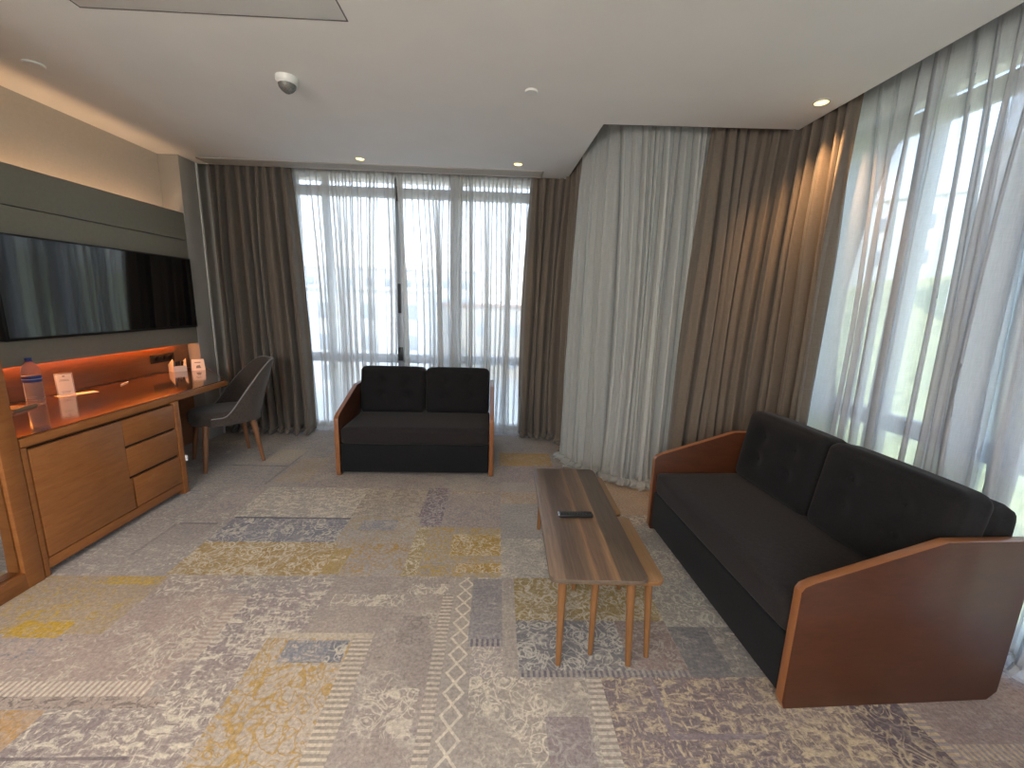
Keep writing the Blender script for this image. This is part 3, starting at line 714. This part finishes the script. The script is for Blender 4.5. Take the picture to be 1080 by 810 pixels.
# ------------------------------------------------------------- desk chair
def desk_chair():
    t = thing('desk_chair', (-2.30, 3.475, 0), 'brown-grey upholstered shell chair with tapered wooden legs at the desk', 'chair', rz=math.radians(-45+0))
    # local: chair faces -y; width along x
    for sx, sy in ((-1, -1), (1, -1), (-1, 1), (1, 1)):
        MB().rod((sx*.165, sy*.165, .37), (sx*.208, sy*.208, 0), .024, .0135, 14).build('leg', M['chairleg'], t)
    # seat pad
    n, rows = 48, []
    b = bmesh.new()
    def ring(sc, z):
        vs = []
        for i in range(n):
            a = 2*PI*i/n; c, s = math.cos(a), math.sin(a)
            p = 2.6
            r = (abs(c)**p+abs(s)**p)**(-1/p)
            vs.append(b.verts.new(V(.222*sc*r*c, -.01+.235*sc*r*s, z)))
        return vs
    R_ = [ring(*q) for q in ((.86, .355), (.97, .365), (1.0, .385), (1.0, .425), (.985, .448), (.93, .462), (.75, .470), (.4, .474))]
    for a, c in zip(R_, R_[1:]):
        for i in range(n): b.faces.new((a[i], a[(i+1) % n], c[(i+1) % n], c[i]))
    b.faces.new(R_[-1]); b.faces.new(list(reversed(R_[0])))
    s = MB(); s._add(b); s.build('seat', M['chairf'], t, angle=60)
    # wraparound back: height varies with the angle from the rear centre
    NU, NV = 41, 16
    def shell(off):
        def P_(i, j):
            a = (i/(NU-1)-.5)*2; ang = a*math.radians(118)      # 0 = rear centre
            vz = j/(NV-1)
            k = abs(a)
            e = max(0.0, min(1.0, (k-.26)/.60)); e = e*e*(3-2*e)
            top = .862*(1-e)+.44*e - .01*k
            z = .375+(top-.375)*vz
            h = max(0, z-.42)
            p = 2.9
            c, s_ = math.sin(ang), math.cos(ang)
            r = (abs(c)**p+abs(s_)**p)**(-1/p)
            x = (.229+off)*r*c; y = -.01+(.240+off)*r*s_
            y += h*.30*max(0, s_+.15) ; x *= 1-.10*h/.45*(1 if k < .5 else .4)
            return V(x, y, z)
        return P_
    g = MB(); po, pi = shell(.022), shell(-.008)
    g.grid(po, NU, NV); g.grid(pi, NU, NV)
    # close the rim
    def rim(i, j, f): return (po(i, j), pi(i, j))
    for seq in ([(i, NV-1) for i in range(NU)], [(0, j) for j in range(NV)], [(NU-1, j) for j in range(NV)], [(i, 0) for i in range(NU)]):
        q = [[g.bm.verts.new(po(*s_)), g.bm.verts.new(pi(*s_))] for s_ in seq]
        for a, c in zip(q, q[1:]): g.bm.faces.new((a[0], c[0], c[1], a[1]))
    bmesh.ops.remove_doubles(g.bm, verts=g.bm.verts, dist=.0005); bmesh.ops.recalc_face_normals(g.bm, faces=g.bm.faces)
    back = g.build('backrest', M['chairf'], t, angle=60)
    pts = [po(i, NV-1)*.5+pi(i, NV-1)*.5 for i in range(NU)]
    c = bpy.data.curves.new('piping', 'CURVE'); c.dimensions = '3D'; c.bevel_depth = .006
    sp = c.splines.new('POLY'); sp.points.add(NU-1)
    for k, p_ in enumerate(pts): sp.points[k].co = (*p_, 1)
    tmp = bpy.data.objects.new('tmpc', c); COL.objects.link(tmp)
    me = bpy.data.meshes.new_from_object(tmp.evaluated_get(bpy.context.evaluated_depsgraph_get())); bpy.data.objects.remove(tmp)
    me.materials.clear(); me.materials.append(M['piping'])
    pp = bpy.data.objects.new('piping', me); COL.objects.link(pp); pp.parent = back
    return t
desk_chair()

# ----------------------------------------------------------------- curtains
def resample(path, n):
    P_ = [Vector((*p, 0)) for p in path]
    for _ in range(3):
        if len(P_) > 2:
            Q = [P_[0]]
            for a, b in zip(P_, P_[1:]): Q += [a*.75+b*.25, a*.25+b*.75]
            Q.append(P_[-1]); P_ = Q
    L = [0]
    for a, b in zip(P_, P_[1:]): L.append(L[-1]+(b-a).length)
    out = []; k = 0
    for i in range(n):
        d = L[-1]*i/(n-1)
        while k < len(L)-2 and L[k+1] < d: k += 1
        f = (d-L[k])/max(1e-9, L[k+1]-L[k]); out.append(P_[k].lerp(P_[k+1], f))
    return out, L[-1]
def curtain(name, top, bot, folds, amp, over, seed, mat, label, group, pool=.0, z1=CZ+.14, solid=0.0, nv=44, side=1, sharp=0.0, jitter=.35):
    """side=+1: the room lies to the right of the path direction"""
    rnd = random.Random(seed); per = 14; nu = folds*per+1
    T, LT = resample(top, nu); B, LB = resample(bot, nu)
    # irregular phase
    wid = [1+jitter*rnd.uniform(-1, 1) for _ in range(folds)]; am = [rnd.uniform(.45, 1.35) for _ in range(folds+1)]
    tot = sum(wid); cum = [0]
    for w in wid: cum.append(cum[-1]+w/tot)
    def phase(s):
        for k in range(folds):
            if s <= cum[k+1]+1e-9: return k+(s-cum[k])/(cum[k+1]-cum[k]), k
        return folds, folds-1
    pitch = LT/folds
    tn = []
    for i in range(nu):
        d = T[min(nu-1, i+1)]-T[max(0, i-1)]; d = d.normalized(); tn.append(d)
    lean = [rnd.uniform(-1, 1) for _ in range(folds+2)]
    mb = MB()
    PR = 7
    def P_(i, j):
        s = i/(nu-1); ph, k = phase(s); fr = ph-k
        if j < nv: v = j/(nv-1); w = 0
        else: v = 1; w = (j-nv+1)/PR
        d = tn[i]; nrm = Vector((d.y, -d.x, 0))*side
        base = T[i].lerp(B[i], v**.9)
        wob = noise.noise(Vector((s*folds*.35+seed*7.1, v*1.7, 3.3)))
        ph2 = 2*PI*ph + (.8*wob)*min(1, v*2)
        a = amp*(am[k]*(1-fr)+am[k+1]*fr)*(.55+.45*min(1, v*3))*(1+.25*noise.noise(Vector((k*3.1+seed, v*2.2, 1))))
        w1 = math.sin(ph2)
        if solid: w1 = 1-2*((.5+.5*math.cos(ph2))**2.8)
        off = a*(w1 + sharp*math.sin(2*ph2+1.1) + .18*math.sin(3*ph2+seed))
        tt = over*pitch*math.sin(2*ph2+.4)*(.7+.3*v)
        le = pitch*(1.25 if jitter == .5 else .7)*(lean[k]*(1-fr)+lean[k+1]*fr)*math.sin(PI*min(1, v*.9))*1.0
        fine = .0022*noise.noise(Vector((s*folds*2.3, v*9, seed)))
        p = base + d*(tt+le) + nrm*(off+fine)
        z = z1+( .055 - z1)*v
        if w > 0:
            nz = .5+.5*noise.noise(Vector((s*folds*.45, seed, w*1.5)))
            z = .055*(1-w)**1.5 + .006 + .026*abs(math.sin(PI*w*1.7))*nz
            p += nrm*pool*(w*(.25+1.2*nz) - .55*max(0, w-.6)) + d*pool*.9*noise.noise(Vector((s*folds*.5, seed+5, w*2)))*w
        return Vector((p.x, p.y, z))
    mb.grid(P_, nu, nv+PR)
    o = mb.build(name, mat, None, True, None)
    if solid:
        md = o.modifiers.new('thickness', 'SOLIDIFY'); md.thickness = solid; md.offset = 0
    return tag(o, label, 'curtain', group)
G1, G2 = 'taupe drapes', 'white sheer curtains'
curtain('drape', [(-2.77, 4.31), (-2.02, 4.31)], [(-2.74, 4.27), (-1.90, 4.25)], 9, .072, .16, 3, M['drape'], 'wide taupe drape left of the far window, behind the desk chair', G1, pool=.05, solid=.003, sharp=.3)
curtain('drape', [(.28, 4.30), (.665, 4.29), (.705, 3.76)], [(.24, 4.27), (.67, 4.17), (.72, 3.76)], 10, .052, .16, 5, M['drape'], 'narrow taupe drape right of the far window, turning the corner', G1, pool=.05, solid=.003, sharp=.3)
curtain('drape', [(1.44, 3.10), (1.975, 3.09), (2.02, 2.57)], [(1.31, 3.00), (1.97, 2.98), (1.99, 2.53)], 12, .058, .16, 9, M['drape'], 'taupe drape in the right corner, glowing orange beneath a downlight', G1, pool=.05, solid=.003, sharp=.3)
curtain('sheer_curtain', [(-2.06, 4.39), (-1.06, 4.39)], [(-1.98, 4.36), (-1.09, 4.33)], 12, .024, .30, 13, M['sheerA'], 'left sheer curtain of the pair across the far window', G2, pool=.06, sharp=.3)
curtain('sheer_curtain', [(-1.05, 4.39), (.33, 4.39)], [(-.98, 4.35), (.30, 4.33)], 16, .024, .30, 17, M['sheerA'], 'right sheer curtain of the pair across the far window', G2, pool=.06, sharp=.3)
curtain('sheer_curtain', [(.675, 3.74), (.74, 3.30), (.92, 3.15), (1.46, 3.17)], [(.61, 3.66), (.78, 3.28), (1.12, 3.03), (1.40, 3.10)], 17, .050, .30, 21, M['sheerC'], 'grey-white sheer curtain wrapping the projecting corner between the two windows', G2, pool=.11, sharp=.45, jitter=.6)
curtain('sheer_curtain', [(2.10, 2.66), (2.11, 1.72)], [(2.08, 2.60), (2.07, 1.60)], 10, .040, .30, 27, M['sheerB'], 'sheer curtain behind the right sofa, nearer the orange-lit drape', G2, pool=.05, sharp=.35, jitter=.5)
curtain('sheer_curtain', [(2.105, 1.86), (2.10, .30)], [(2.10, 1.72), (2.07, .30)], 15, .040, .30, 31, M['sheerB'], 'sheer curtain running off the right edge of the photo', G2, pool=.05, sharp=.35, jitter=.5)

# ------------------------------------------------------------------ outside
M['ext1'] = principled('facade_white', (.72, .71, .69), .8, noise_amt=.06, nscale=1)
M['ext2'] = principled('facade_beige', (.50, .44, .36), .8, noise_amt=.08, nscale=1)
M['extwin'] = principled('facade_glass', (.32, .35, .38), .3, noise_amt=.1)
M['roof'] = principled('roof_tile', (.36, .20, .14), .8, noise_amt=.15)
M['ground'] = principled('ground_pale', (.42, .41, .38), .9, noise_amt=.2, nscale=.2)
M['grass'] = principled('dry_grass', (.42, .42, .20), .9, noise_amt=.45, nscale=1.3)
o = MB().box(-90, 12, -8.3, 110, 160, -8, 0).build('street_ground', M['ground'], smooth=False); struct(o)
def hill():
    mb = MB(); nx, ny = 36, 40
    def P_(i, j):
        x = 6+i*2.0; y = -22+j*2.4
        z = -7.6+max(0, (x-8))*.34+1.2*noise.noise(Vector((x*.12, y*.12, 0)))
        return Vector((x, y, min(z, 7.5)))
    mb.grid(P_, nx, ny); o = mb.build('hillside', M['grass'], smooth=True, angle=None); struct(o)
hill()
def building(x, y, w, d, h, mat, label, rz=0, z0=-8, floors=None, cols=None):
    t = thing('building', (x, y, z0), label, 'building', rz=rz)
    MB().box(-w/2, 0, 0, w/2, d, h, .05).build('wall', mat, t)
    MB().box(-w/2-.25, -.25, h, w/2+.25, d+.25, h+.35, .05).build('roof', M['roof'] if w < 15 else M['ext1'], t)
    fl = floors or max(2, int(h/3.2)); cl = cols or max(3, int(w/3.5)); me = None
    for a in range(fl):
        for c in range(cl):
            X_ = -w/2+w*(c+.5)/cl; Z_ = 1.3+a*(h-1)/fl
            if me is None:
                q = MB().box(-.7, -.06, 0, .7, .02, 1.5, .03).build('window', M['extwin'], t); me = q.data
            else:
                q = bpy.data.objects.new('window', me); COL.objects.link(q); q.parent = t
            q.location = (X_, 0, Z_)
building(-17, 42, 20, 10, 10.2, M['ext1'], 'long white building seen through the left part of the far sheers', .08)
building(-2, 52, 11, 9, 8.8, M['ext2'], 'beige building seen through the middle of the far sheers', -.05)
building(12, 46, 13, 9, 8.2, M['ext1'], 'low white house seen through the right part of the far sheers', -.1)
building(-22, 85, 34, 12, 15, M['ext1'], 'distant pale block above the other roofs in the far window', .0)
building(38, 24, 17, 9, 11.5, M['ext1'], 'white building on the slope seen through the right-hand sheers', math.radians(-62), z0=1.6)
building(45, 48, 22, 9, 12, M['ext1'], 'pale building further along the slope in the right window', math.radians(-50), z0=2)

# ------------------------------------------------------------------- lights
w = bpy.data.worlds.new('World'); S.world = w; w.use_nodes = True
nt = w.node_tree; nt.nodes.clear(); N = NT(nt)
out = nt.nodes.new('ShaderNodeOutputWorld'); bg = nt.nodes.new('ShaderNodeBackground'); nt.links.new(bg.outputs[0], out.inputs[0])
tc = nt.nodes.new('ShaderNodeTexCoord'); sp = nt.nodes.new('ShaderNodeSeparateXYZ'); nt.links.new(tc.outputs['Generated'], sp.inputs[0])
sky = N.ramp(sp.outputs[2], [(0.0, (1.0, .97, .93)), (.12, (.90, .92, .95)), (.32, (.50, .66, .92)), (1.0, (.30, .48, .85))])
nt.links.new(sky, bg.inputs[0]); bg.inputs[1].default_value = 3.5

def lamp(kind, name, loc, rot, energy, col, **kw):
    l = bpy.data.lights.new(name, kind); l.energy = energy; l.color = col
    for k, v in kw.items(): setattr(l, k, v)
    o = bpy.data.objects.new(name, l); COL.objects.link(o); o.location = loc; o.rotation_euler = rot
    return o
lamp('SUN', 'sun', (0, 0, 30), (math.radians(42), 0, math.radians(-28)), 4.5, (1, .96, .90), angle=math.radians(.6))
for loc, rot, sx, sy in (((-.88, 4.62, 1.30), (-PI/2, 0, 0), 2.44, 2.55), ((2.42, 1.65, 1.30), (0, PI/2, 0), 2.55, 2.7), ((2.42, -1.0, 1.28), (0, PI/2, 0), 2.5, 2.25), ((-1.05, -2.62, 1.53), (PI/2, 0, 0), 2.5, 2.1)):
    p = lamp('AREA', 'window_portal', loc, rot, 1, (1, 1, 1), shape='RECTANGLE', size=sx, size_y=sy)
    p.data.cycles.is_portal = True
def spot(x, y, e, ang=70, col=(1, .72, .42), blend=.6, rot=(0, 0, 0)):
    lamp('SPOT', 'downlight_or_fill_lamp', (x, y, CZ-.012), rot, e, col, spot_size=math.radians(ang), spot_blend=blend, shadow_soft_size=.025)
spot(-1.22, 3.90, 5); spot(.13, 3.87, 5)
spot(1.80, 2.58, 32, 92, (1, .55, .24), 1.0, (math.radians(8), math.radians(-10), 0))
# unseen fill spots added behind the camera to brighten the room
for x, y in ((-2.0, -.6), (-.6, -1.0)):
    spot(x, y, 50, 150, (1, .84, .72), .9)
for x, y in ((-1.9, -1.5), (-.7, -1.95)):
    lamp('POINT', 'unseen_fill_light', (x, y, 1.75), (0, 0, 0), 58, (1, .89, .78), shadow_soft_size=.22)  # added soft fill light, no lamp fixture stands here

# ------------------------------------------------------------------- camera
cam = bpy.data.cameras.new('camera'); co = bpy.data.objects.new('camera', cam); COL.objects.link(co)
cam.sensor_width = 36; cam.lens = 36*440/1080; cam.clip_start = .05; cam.clip_end = 500
Xa = (0.999147, 0.02333, 0.03408); Ya = (-0.028985, -0.191744, 0.981017); Za = (0.029422, -0.981168, -0.190904)
right = V(Xa[0], Ya[0], Za[0]); down = V(Xa[1], Ya[1], Za[1]); fwd = V(Xa[2], Ya[2], Za[2])
m3 = Matrix((right, -down, -fwd)).transposed()
co.matrix_world = Matrix.Translation((0, 0, 1.4)) @ m3.to_4x4()
S.camera = co
S.view_settings.view_transform = 'Standard'; S.view_settings.look = 'None'; S.view_settings.gamma = 1
S.view_settings.use_curve_mapping = False; S.view_settings.exposure = 0.70
S.cycles.transparent_max_bounces = 24; S.cycles.max_bounces = 10; S.cycles.diffuse_bounces = 5
S.cycles.use_denoising = True; S.cycles.sample_clamp_indirect = 6
